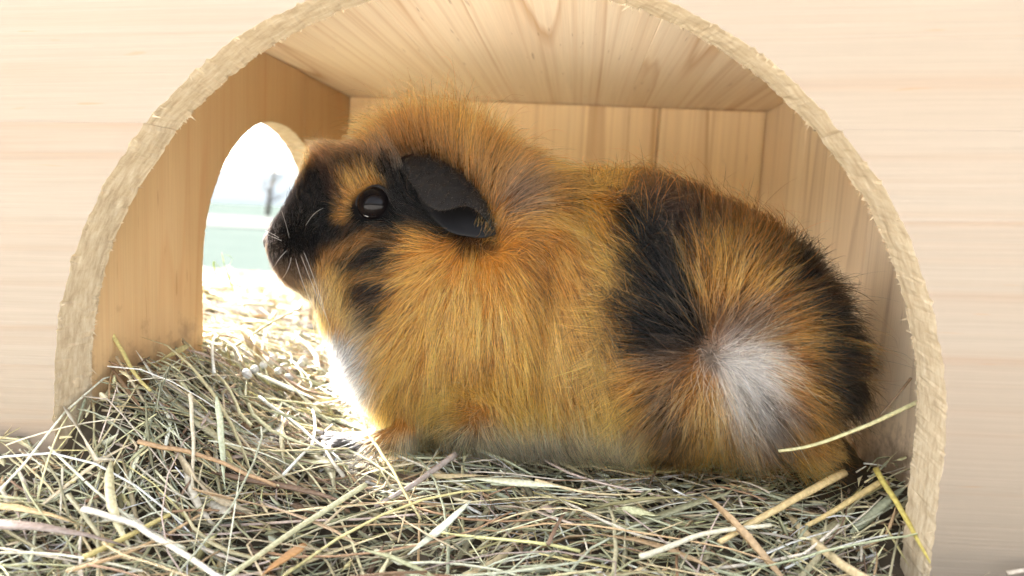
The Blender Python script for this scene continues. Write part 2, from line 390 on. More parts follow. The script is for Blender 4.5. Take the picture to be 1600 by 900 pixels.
def strew(n, xr, yr, Lr, Wr, pblade, layer, k=7, lift=.0, dark=1.0, steep=.10):
    x = rng.uniform(*xr, n); y = rng.uniform(*yr, n)
    th = np.where(rng.random(n) < .6, rng.normal(0, .45, n), rng.uniform(0, math.pi, n))
    L = np.exp(rng.uniform(math.log(Lr[0]), math.log(Lr[1]), n))
    bend = rng.normal(0, .35, n)*(L/.08)
    s = np.linspace(-.5, .5, k)
    a = th[:, None]+bend[:, None]*s[None]*2
    a += np.where(rng.random(n) < .3, rng.normal(0, .7, n), 0)[:, None]*(s[None] > rng.uniform(-.35, .35, n)[:, None])
    dx = np.cos(a); dy = np.sin(a)
    X = x[:, None]+np.cumsum(dx, 1)*L[:, None]/k-np.mean(np.cumsum(dx, 1), 1, keepdims=True)*L[:, None]/k
    Y = y[:, None]+np.cumsum(dy, 1)*L[:, None]/k-np.mean(np.cumsum(dy, 1), 1, keepdims=True)*L[:, None]/k
    Zs = hay_z(X, Y)
    lin = Zs.mean(1, keepdims=True)+(Zs[:, -1:]-Zs[:, :1])*s[None]
    Z = .6*Zs+.4*lin+(rng.uniform(layer[0], layer[1], n)+lift)[:, None]
    Z += rng.normal(0, steep, n)[:, None]*s[None]*np.minimum(L, .06)[:, None]+(rng.normal(0, .05, n)*L)[:, None]*(1-4*s[None]**2)
    P = np.stack([X, Y, np.maximum(Z, .003)], -1)
    ok = ~blocked(P).any(1)
    P = P[ok]; n = len(P)
    W_ = np.exp(rng.uniform(math.log(Wr[0]), math.log(Wr[1]), n)); bl = rng.random(n) < pblade
    W_ = W_*np.where(bl, 1.45, .85)
    fl = np.where(bl, .14, .8)
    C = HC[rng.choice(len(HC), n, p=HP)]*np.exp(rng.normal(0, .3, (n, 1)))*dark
    return P, W_, fl, np.clip(C, .01, .8)
def cat_(*S): return [np.concatenate(a) for a in zip(*S)]
hay_sets = cat_(
    strew(3400, (-.34, .30), (.13, .52), (.02, .09), (.0005, .0015), .4, (-.013, -.003), dark=.42),  # bottom layer tinted darker to paint the shade between stalks
    strew(3400, (-.34, .30), (.13, .46), (.025, .12), (.00045, .0015), .35, (-.005, .003)),
    strew(1000, (-.32, .28), (.14, .40), (.05, .15), (.0008, .0022), .35, (.000, .005), steep=.16),
    strew(220, (-.32, .28), (.14, .36), (.03, .11), (.0022, .0042), 1.0, (.000, .005), steep=.2),
    strew(900, (-.197, -.12), (.17, .34), (.012, .04), (.0005, .0015), .4, (-.009, .002)),
    strew(450, (-.27, -.17), (.14, .234), (.012, .04), (.0005, .0015), .4, (-.009, .002)),
    strew(500, (.08, .20), (.15, .26), (.012, .04), (.0005, .0015), .4, (-.009, .002)),
    strew(500, (.08, .15), (.255, .40), (.015, .05), (.0006, .0016), .4, (-.008, .003)),
    strew(2200, (-.95, -.205), (.27, 1.25), (.03, .13), (.0012, .0035), .5, (-.006, .005)))
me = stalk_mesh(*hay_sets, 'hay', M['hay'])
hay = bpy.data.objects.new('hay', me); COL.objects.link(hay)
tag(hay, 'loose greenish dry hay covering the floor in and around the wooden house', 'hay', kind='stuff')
# broken chaff: small leaf flakes and stem crumbs between the stalks
ch = cat_(strew(8000, (-.32, .28), (.15, .44), (.004, .016), (.0006, .0022), .75, (-.009, .002), k=4, steep=.5),
          strew(900, (-.6, -.2), (.28, .8), (.006, .02), (.001, .004), .75, (-.006, .003), k=4, steep=.5))
me = stalk_mesh(*ch, 'hay_chaff', M['hay'], ns=4)
o = bpy.data.objects.new('hay_chaff', me); COL.objects.link(o)
tag(o, 'crumbled hay leaf and stem bits lying between the stalks', 'chaff', kind='stuff')
# packed litter below, coloured dark to stand in for shade in the gaps
gx = np.linspace(-1.0, .34, 135); gy = np.linspace(.06, 1.3, 125); GX, GY = np.meshgrid(gx, gy)
GZ = np.maximum(hay_z(GX, GY)-.011+.003*vnoise(np.stack([GX*160, GY*160, 0*GX], -1), 3), .004)
V = np.stack([GX, GY, GZ], -1).reshape(-1, 3); nx = len(gx)
Fc = [(j*nx+i, j*nx+i+1, (j+1)*nx+i+1, (j+1)*nx+i) for j in range(len(gy)-1) for i in range(nx-1)]
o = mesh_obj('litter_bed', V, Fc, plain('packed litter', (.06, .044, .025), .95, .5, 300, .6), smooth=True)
tag(o, 'packed litter under the hay, coloured dark for the shaded gaps', 'litter', kind='stuff')

# single stalks that stand out, each lying where the photograph shows it
def on_hay(x, y, lift):
    Y = .19
    while Y < 1.2:
        q = at(x, y, Y)
        if q[2] <= hay_z(q[0], q[1])+lift: return q
        Y += .001
    return at(x, y, .5)
def stalk(name, pts, width, flat, col, label, lift=.004, depths=None, k=14, group='single hay stalks that stand out', cat='hay stalk'):
    P = []
    for i, q in enumerate(pts):
        l = lift[i] if isinstance(lift, (tuple, list)) else lift
        P.append(at(q[0], q[1], depths[i]) if depths and depths[i] else on_hay(q[0], q[1], l))
    P = np.array(P); d = np.r_[0, np.cumsum(np.linalg.norm(np.diff(P, axis=0), axis=1))]; t = np.linspace(0, d[-1], k)
    if len(P) > 2:      # smooth through the points
        Q = np.stack([np.interp(t, d, P[:, a]) for a in range(3)], 1)
        for _ in range(3): Q[1:-1] = .25*Q[:-2]+.5*Q[1:-1]+.25*Q[2:]
    else: Q = P[0]+(P[1]-P[0])*(t/d[-1])[:, None]; Q[:, 2] += .002*np.sin(t/d[-1]*math.pi)
    Q += .0004*vnoise(Q*120, 3)[:, None]
    me = stalk_mesh(Q[None], [width], [flat], [col], name, M['hay'], ns=8)
    o = bpy.data.objects.new(name, me); COL.objects.link(o)
    tag(o, label, cat, group); return o
STEM, BLADE = .85, .13
stalk('hay_stalk', [(1320, 738), (1222, 790), (1125, 846)], .0036, STEM, (.70, .54, .27), 'thick straw-yellow stalk with a blunt cut end below the hind foot', .007)
stalk('hay_stalk', [(1378, 752), (1300, 800), (1260, 822)], .0030, STEM, (.62, .48, .22), 'shorter straw-yellow stalk just right of the thick cut stalk', .006)
stalk('hay_stalk', [(1442, 624), (1340, 672), (1255, 702), (1216, 705)], .0019, STEM, (.56, .52, .28), 'long thin stalk slanting from the right wall past the hind foot', depths=[.262, .258, .2565, .257])
stalk('hay_stalk', [(1368, 733), (1410, 800), (1456, 880)], .0026, STEM, (.60, .50, .14), 'yellow stalk pointing down to the bottom right of the arch', .009)
stalk('hay_stalk', [(1468, 828), (1320, 853), (1220, 880), (1120, 905)], .0026, .3, (.58, .62, .40), 'long pale green stalk curving along the bottom right edge', .010)
stalk('hay_stalk', [(128, 796), (200, 812), (262, 850), (350, 905)], .0027, STEM, (.70, .67, .56), 'pale whitish stem running down to the bottom edge on the left', .012)
stalk('hay_stalk', [(572, 757), (480, 815), (355, 902)], .0026, STEM, (.60, .58, .36), 'long pale stem rising from the bottom edge towards the front paw', .012)
stalk('hay_stalk', [(556, 660), (588, 690), (622, 752), (657, 812)], .0019, STEM, (.62, .54, .28), 'bent straw-coloured stalk hanging in front of the front paw', (.012, .012, .008, .004))
stalk('hay_stalk', [(712, 710), (650, 755), (586, 792)], .0028, STEM, (.42, .35, .30), 'greyish mauve stem poking out below the chest', (.008, .007, .004))
stalk('hay_stalk', [(300, 765), (390, 785), (480, 806), (560, 850)], .0042, BLADE, (.58, .42, .26), 'broad tan leaf blade lying across the hay at front left', .010, cat='hay blade')
stalk('hay_stalk', [(782, 790), (840, 797), (905, 824)], .0032, BLADE, (.70, .58, .46), 'pinkish cream leaf blade below the belly', .006, cat='hay blade')
stalk('hay_stalk', [(662, 744), (740, 742), (832, 748)], .0030, BLADE, (.64, .52, .30), 'flat tan strip lying close under the belly fur', .004, cat='hay blade')
stalk('hay_stalk', [(735, 782), (690, 825), (636, 868)], .0046, BLADE, (.60, .62, .48), 'wide pale grey-green blade at bottom centre', .010, cat='hay blade')
stalk('hay_stalk', [(476, 850), (440, 876), (402, 905)], .0062, .18, (.55, .30, .12), 'orange-brown dead leaf at the bottom edge left of centre', .012, cat='leaf', group='dead leaves in the hay')
stalk('hay_stalk', [(158, 478), (182, 535), (210, 588), (235, 610)], .0023, STEM, (.58, .50, .20), 'yellow stalk leaning up against the left wall beside the arch edge', depths=[.272, .270, .262, .258])
stalk('hay_stalk', [(296, 540), (262, 556), (226, 578)], .0036, BLADE, (.50, .44, .22), 'small olive leaf sticking up at the foot of the left wall', (.012, .010, .006), cat='hay blade')
stalk('hay_stalk', [(296, 616), (302, 690), (300, 765)], .0018, STEM, (.60, .54, .40), 'upright pale stalk in front of the left hay heap', (.020, .012, .004))
stalk('hay_stalk', [(338, 620), (346, 690), (352, 772)], .0026, .3, (.56, .60, .42), 'upright grey-green blade just right of the pale upright stalk', (.022, .012, .004), cat='hay blade')
stalk('hay_stalk', [(130, 872), (200, 838), (268, 802)], .0026, STEM, (.60, .50, .20), 'short golden stalk crossing behind the whitish stem at bottom left', .009)
stalk('hay_stalk', [(1424, 590), (1400, 620), (1376, 648)], .0012, STEM, (.30, .20, .12), 'thin brown dead twig leaning on the right wall', depths=[.278, .274, .272])
stalk('hay_stalk', [(318, 575), (370, 540), (420, 505), (470, 482)], .0016, STEM, (.34, .30, .14), 'dark thin stem slanting up into the left doorway', depths=[.33, .345, .37, .39])
stalk('hay_stalk', [(338, 440), (333, 404), (342, 418), (352, 424), (366, 402), (350, 397)], .0011, .3, (.30, .42, .12), 'thin green grass blade curling into a loop in the left doorway', depths=[.40, .40, .40, .40, .40, .40], cat='grass blade', group='green blades in the doorway', k=24)
stalk('hay_stalk', [(346, 395), (356, 430), (370, 468)], .0013, .3, (.32, .44, .14), 'straight green grass blade leaning in the left doorway', depths=[.40, .40, .395], cat='grass blade', group='green blades in the doorway')
stalk('hay_stalk', [(405, 620), (470, 668), (535, 722)], .0020, STEM, (.66, .66, .56), 'bluish white stalk in the light from the doorway', .007)
stalk('hay_stalk', [(1000, 870), (1100, 832), (1205, 820)], .0022, STEM, (.66, .62, .46), 'cream stalk lying near the bottom edge right of centre', .010)
stalk('hay_stalk', [(215, 690), (330, 715), (430, 760)], .0021, STEM, (.46, .30, .16), 'reddish brown stem across the left hay slope', .009)
# pale litter pellets by the doorway
pm = plain('grey litter pellet', (.46, .47, .45), .8, .25, 400)
bm = bmesh.new(); bmesh.ops.create_icosphere(bm, subdivisions=2, radius=1)
for v in bm.verts: v.co *= 1+.08*float(vnoise(np.array(v.co)*2.3, 4))
pme = bpy.data.meshes.new('litter_pellet'); bm.to_mesh(pme); bm.free(); pme.materials.append(pm)
for f_ in pme.polygons: f_.use_smooth = True
for i, (x, y) in enumerate(((398, 577), (412, 570), (435, 580), (444, 573), (476, 563), (470, 570), (386, 584), (452, 590), (425, 562))):
    o = bpy.data.objects.new('litter_pellet', pme); COL.objects.link(o)
    o.location = on_hay(x, y, .004); o.rotation_euler = (random.uniform(0, 3), random.uniform(0, 3), random.uniform(0, 3)); o.scale = (.0022, .0022, .0031)
    tag(o, 'small pale grey litter pellet on the hay just inside the doorway', 'pellet', 'litter pellets by the doorway')

# ------------------------------------------------------------------ garden beyond the doorway
bark = plain('grey bark', (.10, .085, .07), .9, .3, 40)
def tube_path(P, R, ns=7):
    P = np.asarray(P, float); T = np.gradient(P, axis=0); T /= np.linalg.norm(T, axis=1)[:, None]
    ref = np.array([.31, .9, .2]) if abs(T[0][2]) > .5 else np.array([0., 0, 1])
    S = np.cross(T, ref); S /= np.linalg.norm(S, axis=1)[:, None]; U = np.cross(T, S); a = np.arange(ns)*2*math.pi/ns
    V = (P[:, None]+np.asarray(R)[:, None, None]*(S[:, None]*np.cos(a)[None, :, None]+U[:, None]*np.sin(a)[None, :, None])).reshape(-1, 3)
    k = len(P)
    Fq = [(j*ns+i, j*ns+(i+1) % ns, (j+1)*ns+(i+1) % ns, (j+1)*ns+i) for j in range(k-1) for i in range(ns)]
    return list(map(tuple, V)), Fq+[tuple(range(ns-1, -1, -1)), tuple(range((k-1)*ns, k*ns))]
def join(parts):
    V, Fq = [], []
    for v, f in parts:
        b = len(V); V += list(v); Fq += [tuple(i+b for i in q) for q in f]
    return V, Fq
TY = 6.2
base = at(418, 350, TY); base[2] = 0
sap = empty('young_tree', base); tag(sap, 'thin bare young tree in the bright garden seen through the left doorway', 'tree')
tp = [base, at(422, 300, TY), at(430, 262, TY), at(436, 225, TY), at(440, 190, TY)]
mesh_obj('trunk', *tube_path(tp, [.028, .022, .017, .011, .005]), bark, sap, True)
br = []
for x0, y0, x1, y1 in ((430, 262, 418, 232), (436, 225, 446, 200), (424, 290, 446, 262), (422, 305, 402, 270), (436, 228, 424, 196), (420, 315, 452, 296)):
    a, b = at(x0, y0, TY), at(x1, y1, TY-.3+.6*random.random()); m = (a+b)/2+np.array([0, 0, -.03])
    br.append(tube_path([a, m, b], [.011, .008, .003], 5))
    for _ in range(4):
        t = random.uniform(.3, 1); q = a+(b-a)*t; e = q+np.array([random.uniform(-.2, .2), random.uniform(-.2, .2), random.uniform(.05, .25)])
        br.append(tube_path([q, (q+e)/2+.01, e], [.004, .003, .0015], 4))
mesh_obj('crown', *join(br), bark, sap, True)
gw = mesh_obj('garden_wall', *(lambda x0, x1, y0, y1, z1: ([(x0, y0, 0), (x1, y0, 0), (x1, y1, 0), (x0, y1, 0), (x0, y0, z1), (x1, y0, z1), (x1, y1, z1), (x0, y1, z1)],
      [(0, 1, 5, 4), (1, 2, 6, 5), (2, 3, 7, 6), (3, 0, 4, 7), (4, 5, 6, 7)]))(-60, 60, 21, 21.25, 1.05), plain('whitewashed render', (.60, .63, .64), 1.0, .1, 4, **{'Specular IOR Level': 0.0}))
tag(gw, 'low whitewashed wall far across the garden behind the doorway', 'wall')

# ------------------------------------------------------------------ the guinea pig
PIG_Y = lambda x: np.interp(x, [420, 700, 1000, 1350], [.327, .325, .316, .308])     # mid plane of the animal along its length
top_x = [424, 432, 450, 470, 490, 510, 540, 580, 620, 660, 700, 740, 780, 820, 860, 896, 935, 1000, 1050, 1100, 1150, 1200, 1240, 1272, 1294, 1308, 1314]
top_y = [372, 350, 325, 296, 258, 240, 236, 230, 218, 212, 216, 228, 244, 260, 272, 283, 287, 296, 308, 328, 350, 378, 410, 452, 500, 545, 575]
bot_x = [424, 432, 450, 470, 490, 510, 530, 550, 570, 600, 640, 700, 800, 900, 1000, 1100, 1200, 1240, 1270, 1294, 1308, 1314]
bot_y = [376, 400, 432, 447, 458, 474, 512, 565, 602, 636, 664, 680, 688, 689, 690, 688, 682, 668, 646, 616, 590, 578]
wid_x = [424, 432, 450, 490, 540, 600, 660, 720, 800, 900, 1000, 1100, 1200, 1244, 1278, 1304, 1314]
wid_y = [.003, .011, .017, .025, .031, .035, .038, .041, .045, .048, .050, .051, .050, .045, .036, .022, .004]
def catmull(xs, ys, x):      # smooth interpolation
    xs = np.array(xs, float); ys = np.array(ys, float)
    m = np.gradient(ys, xs); i = np.clip(np.searchsorted(xs, x)-1, 0, len(xs)-2)
    h = xs[i+1]-xs[i]; t = (x-xs[i])/h
    return (2*t**3-3*t**2+1)*ys[i]+(t**3-2*t**2+t)*h*m[i]+(-2*t**3+3*t**2)*ys[i+1]+(t**3-t**2)*h*m[i+1]
SX = np.r_[424, 427, np.linspace(432, 1308, 110), 1312, 1314.0]
NA = 64; ang = np.arange(NA)*2*math.pi/NA
rings = []
for x in SX:
    yt, yb, w = catmull(top_x, top_y, x), catmull(bot_x, bot_y, x), max(.002, catmull(wid_x, wid_y, x))
    Yc = float(PIG_Y(x)); a, b = at(x, yt, Yc), at(x, yb, Yc); c = (a+b)/2; hz = max(.0015, abs(a[2]-b[2])/2)
    ca, sa = np.cos(ang), np.sin(ang); e = 2/2.25
    yy = np.sign(ca)*np.abs(ca)**e*w; zz = np.sign(sa)*np.abs(sa)**e*hz
    yy = yy*(1+.10*np.clip(-zz/hz, -1, 1))                        # wider towards the belly
    rings.append(np.stack([np.full(NA, c[0]), Yc+yy, c[2]+zz], 1))
B = np.array(rings)
# the big forms of the body: cheek, shoulder, haunch, the crease behind the neck ruff
uv = measured(B.reshape(-1, 3)).reshape(len(SX), NA, 2)
def mirror_uv(P):
    """side-on position of points of either flank"""
    P = np.array(P, float); u0 = measured(P)[..., 0]; yc = PIG_Y(u0); Q = P.copy(); Q[..., 1] = yc-np.abs(P[..., 1]-yc); return measured(Q)
uvm = mirror_uv(B.reshape(-1, 3)).reshape(len(SX), NA, 2)
sgn = np.sign(B[..., 1]-PIG_Y(SX)[:, None])*np.abs(np.cos(ang))[None]
for cx, cy, rx, ry, amp in ((650, 420, 70, 80, .0055), (760, 560, 80, 110, .004), (1130, 560, 130, 130, .0045), (610, 590, 60, 60, .003), (842, 450, 22, 150, -.0045),
                            (905, 330, 18, 50, -.003), (560, 420, 30, 60, -.003), (1000, 600, 60, 90, -.002), (520, 330, 45, 50, .0015), (455, 400, 30, 35, .003)):
    B[..., 1] += sgn*amp*np.exp(-((uvm[..., 0]-cx)/rx)**2-((uvm[..., 1]-cy)/ry)**2)
nR = len(SX)
parts = [([tuple(v) for v in B.reshape(-1, 3)],
          [(j*NA+i, j*NA+(i+1) % NA, (j+1)*NA+(i+1) % NA, (j+1)*NA+i) for j in range(nR-1) for i in range(NA)]+[tuple(range(NA-1, -1, -1)), tuple(range((nR-1)*NA, nR*NA))])]
def limb(pts, rad, ns=14, k=20):
    P = np.array(pts, float); d = np.r_[0, np.cumsum(np.linalg.norm(np.diff(P, axis=0), axis=1))]; t = np.linspace(0, d[-1], k)
    Q = np.stack([catmull(d, P[:, a], t) for a in range(3)], 1); r = np.interp(t, d, rad)
    return tube_path(Q, r, ns)
# front leg and paw with its toes, on the hay under the chest; the far one beside it
paw_tips = []
for dy, px0 in ((0, 0), (.030, -14)):
    y0 = .292+dy
    parts.append(limb([at(650+px0, 660, y0+.012), at(612+px0, 684, y0+.002), at(576+px0, 692, y0-.004), at(542+px0, 690, y0-.004)], [.0075, .0052, .0042, .0038]))
    for i, (ex, ey, sp) in enumerate(((500, 676, .008), (492, 686, .002), (498, 697, -.004), (514, 704, -.009))):
        a, b, c = at(548+px0, 690, y0-.004+sp*.3), at(522+px0, (690+ey)/2-3, y0-.004+sp*.8), at(ex+px0, ey, y0-.004+sp)
        parts.append(limb([a, b, c], [.0026, .0022, .0014], 10, 10)); paw_tips.append((b, c))
# hind foot under the haunch
parts.append(limb([at(1215, 660, .29), at(1252, 690, .281), at(1280, 700, .278), at(1304, 698, .279)], [.009, .0065, .0055, .004]))
parts.append(limb([at(1215, 670, .34), at(1252, 690, .345), at(1285, 695, .345)], [.012, .009, .005]))
V, Fq = join(parts)
tmp = mesh_obj('guinea_pig_cage', V, Fq, [])
md = tmp.modifiers.new('r', 'REMESH'); md.mode = 'VOXEL'; md.voxel_size = .0019; md.use_smooth_shade = True
md = tmp.modifiers.new('s', 'SMOOTH'); md.iterations = 3; md.factor = .5
bpy.context.view_layer.update()
dg = bpy.context.evaluated_depsgraph_get(); ev = tmp.evaluated_get(dg); bme = bpy.data.meshes.new_from_object(ev)
bpy.data.objects.remove(tmp); bme.name = 'body'
nv = len(bme.vertices); BV = np.empty(nv*3); bme.vertices.foreach_get('co', BV); BV = BV.reshape(-1, 3)

# coat colours laid out side-on: (outline, colour, softness)
CW, CH, CX0, CY0, CS = 430, 270, 370, 120, 2.4
OR, TAN, CREAM, WHITE, BLK, DBR, BRN, GRY = (.53, .205, .033), (.58, .265, .062), (.76, .46, .20), (.64, .61, .59), (.002, .0016, .0016), (.016, .0075, .004), (.12, .045, .012), (.15, .105, .08)
canvas = np.ones((CH, CW, 3))*np.array(OR)
gx_, gy_ = np.meshgrid(CX0+CS*np.arange(CW), CY0+CS*np.arange(CH))
gn = vnoise(np.stack([gx_/26, gy_/26, 0*gx_], -1), 21)*7+vnoise(np.stack([gx_/9, gy_/9, 0*gx_], -1), 22)*4
gm = vnoise(np.stack([gx_/26, gy_/26, 0*gx_+9], -1), 23)*7+vnoise(np.stack([gx_/9, gy_/9, 0*gx_+9], -1), 24)*4
def blur(a, n):
    n = max(1, int(n))
    for _ in range(2):
        for ax in (0, 1):
            p_ = np.pad(a, [(n, n) if i == ax else (0, 0) for i in range(2)], 'edge'); c_ = np.cumsum(np.insert(p_, 0, 0, axis=ax), axis=ax)
            a = (np.take(c_, range(2*n+1, c_.shape[ax]), axis=ax)-np.take(c_, range(0, c_.shape[ax]-2*n-1), axis=ax))/(2*n+1)
    return a
def patch(poly, col, soft=10, amount=1.0, wobble=1.0):
    X, Y = gx_+gn*wobble, gy_+gm*wobble
    inside = np.zeros(X.shape, bool); n = len(poly)
    for i in range(n):
        (x0, y0), (x1, y1) = poly[i], poly[(i+1) % n]
        if y0 == y1: continue
        c_ = (y0 > Y) != (y1 > Y); inside ^= c_ & (X < (x1-x0)*(Y-y0)/(y1-y0)+x0)
    m = (blur(inside.astype(float), soft/CS)*amount)[..., None]
    canvas[:] = canvas*(1-m)+np.array(col)*m
# whole-coat shading of hue
patch([(690, 420), (850, 400), (960, 500), (960, 640), (700, 660)], (.54, .205, .028), 25)
patch([(580, 390), (720, 400), (840, 420), (850, 560), (700, 640), (590, 640), (560, 560)], (.64, .265, .050), 22, .9)
patch([(840, 330), (930, 330), (960, 450), (980, 640), (850, 640)], (.57, .235, .050), 22, .9)
patch([(600, 684), (780, 682), (1000, 694), (1000, 760), (580, 760)], CREAM, 14)
patch([(700, 702), (900, 702), (900, 760), (700, 760)], (.78, .53, .29), 14)
# ruff
patch([(560, 150), (700, 140), (800, 190), (880, 250), (860, 300), (760, 300), (680, 270), (560, 240)], (.27, .108, .027), 18)
patch([(560, 200), (690, 225), (730, 300), (690, 300), (600, 262)], DBR, 12, .9)
patch([(580, 170), (660, 175), (700, 210), (600, 215)], BRN, 14, .8)
patch([(795, 255), (880, 260), (880, 330), (790, 345)], GRY, 14, .75)
patch([(895, 275), (925, 275), (915, 335), (895, 340)], DBR, 7, .9)  # shade of the crease behind the ruff, painted into the coat
patch([(840, 380), (870, 380), (880, 480), (850, 520)], BRN, 10, .55)
# face
patch([(400, 330), (470, 250), (485, 215), (545, 222), (640, 226), (700, 245), (770, 378), (690, 374), (640, 352), (612, 372), (600, 430), (520, 440), (500, 412), (480, 475), (400, 455)], BLK, 5)
patch([(480, 212), (610, 208), (610, 226), (520, 232), (490, 244)], (.22, .11, .055), 6, .9)  # lighter strip painting the backlit tips along the top of the head
patch([(502, 246), (535, 246), (545, 290), (515, 315)], (.05, .022, .01), 7, .8)
patch([(530, 250), (566, 258), (604, 282), (600, 290), (572, 288), (550, 312), (538, 352), (516, 350), (527, 300)], (.50, .235, .055), 5)
patch([(500, 398), (545, 376), (598, 366), (598, 376), (548, 392), (505, 416)], (.30, .125, .03), 5, .85)
patch([(534, 440), (598, 436), (586, 492), (562, 540), (538, 525)], (.012, .007, .005), 6, 1)
patch([(548, 428), (602, 424), (600, 440), (545, 446)], (.36, .15, .035), 4, .8)
patch([(496, 412), (520, 420), (536, 470), (542, 520), (512, 490), (497, 450)], (.52, .25, .06), 6)
patch([(425, 420), (490, 405), (500, 480), (440, 470)], (.07, .04, .022), 8, .8)
patch([(474, 445), (500, 445), (520, 500), (480, 485)], CREAM, 7, .7)
patch([(405, 350), (430, 355), (440, 400), (420, 420)], (.035, .028, .026), 6)
patch([(612, 234), (650, 226), (662, 246), (628, 254)], (.42, .33, .25), 4, .8)
# chest
patch([(480, 540), (540, 532), (562, 575), (574, 640), (500, 690), (470, 600)], WHITE, 10)
patch([(530, 500), (570, 520), (590, 560), (560, 560)], CREAM, 8, .7)
patch([(470, 650), (545, 655), (570, 672), (575, 740), (470, 740)], (.26, .23, .21), 7)
patch([(700, 372), (780, 366), (775, 396), (735, 404), (705, 396)], DBR, 6, .85)
patch([(690, 590), (770, 585), (790, 625), (720, 640)], (.36, .12, .015), 10, .8)
patch([(742, 572), (762, 575), (768, 605), (750, 600)], DBR, 4, .7)
# rump
patch([(960, 330), (1000, 285), (1090, 285), (1105, 320), (1060, 370), (1085, 430), (1110, 500), (1100, 545), (1020, 570), (955, 560), (945, 500), (960, 430), (985, 380)], BLK, 9)
patch([(985, 262), (1090, 270), (1200, 315), (1262, 360), (1240, 395), (1170, 362), (1100, 335), (1000, 312)], DBR, 9, .95)
patch([(1075, 345), (1150, 350), (1225, 400), (1215, 440), (1130, 470), (1090, 420)], (.44, .165, .025), 13)
patch([(1085, 470), (1180, 440), (1260, 470), (1240, 540), (1130, 540)], GRY, 16, .85)
patch([(1180, 490), (1250, 500), (1245, 535), (1180, 525)], DBR, 10, .6)
patch([(1108, 540), (1180, 515), (1250, 540), (1268, 625), (1245, 712), (1165, 710), (1118, 625)], (.86, .79, .72), 17, 1)
patch([(1200, 400), (1300, 400), (1345, 480), (1345, 600), (1290, 690), (1240, 650), (1255, 560), (1240, 500)], (.42, .155, .026), 16)
patch([(1040, 590), (1110, 575), (1150, 700), (1050, 710)], (.48, .22, .055), 14)
patch([(960, 560), (1070, 540), (1080, 600), (990, 600)], (.14, .09, .06), 14, .8)
patch([(985, 610), (1040, 600), (1062, 690), (1100, 735), (1020, 740), (995, 680)], (.03, .02, .014), 9, .95)
patch([(1200, 660), (1265, 635), (1290, 680), (1250, 735), (1190, 735)], (.03, .02, .015), 10, .95)
patch([(1225, 345), (1290, 350), (1380, 480), (1380, 700), (1290, 690), (1312, 610), (1306, 510), (1266, 438), (1225, 392)], BLK, 9)
patch([(1090, 545), (1112, 535), (1135, 548), (1132, 575), (1108, 585), (1088, 572)], (.20, .15, .115), 8)
patch([(1255, 680), (1330, 670), (1330, 730), (1255, 730)], (.40, .17, .04), 6)
def coat(uv_):
    i = np.clip((uv_[:, 1]-CY0)/CS, 0, CH-1.01); j = np.clip((uv_[:, 0]-CX0)/CS, 0, CW-1.01)
    i0 = i.astype(int); j0 = j.astype(int); fi = (i-i0)[:, None]; fj = (j-j0)[:, None]
    return (canvas[i0, j0]*(1-fi)*(1-fj)+canvas[i0+1, j0]*fi*(1-fj)+canvas[i0, j0+1]*(1-fi)*fj+canvas[i0+1, j0+1]*fi*fj)

def skin_mat():
    k = NT('guinea pig skin and underfur'); at_ = k.n('Attribute', attribute_name='tint'); tc = k.n('TexCoord')
    nz = k.n('TexNoise', {'Vector': tc.outputs['Object'], 'Scale': 1500, 'Detail': 2}).outputs[0]
    c = k.mix(1.0, at_.outputs['Color'], k.ramp(nz, [(.3, (.45, .45, .45)), (.7, (1, 1, 1))]), 'MULTIPLY')
    return k.bsdf(c, .9, nz, .5, .0008, **{'Specular IOR Level': .1})
pig = empty('guinea_pig', (0.0, .318, .035)); tag(pig, 'tricolour rough-haired guinea pig resting in the wooden house, facing left', 'guinea pig')
bme.materials.clear(); bme.materials.append(skin_mat())
ca_ = bme.color_attributes.new('tint', 'FLOAT_COLOR', 'POINT')
cc = coat(mirror_uv(BV))*.4; ca_.data.foreach_set('color', np.concatenate([cc, np.ones((nv, 1))], 1).ravel())
bme.polygons.foreach_set('use_smooth', np.ones(len(bme.polygons), dtype=bool))
body = bpy.data.objects.new('body', bme); COL.objects.link(body); put(body, pig)

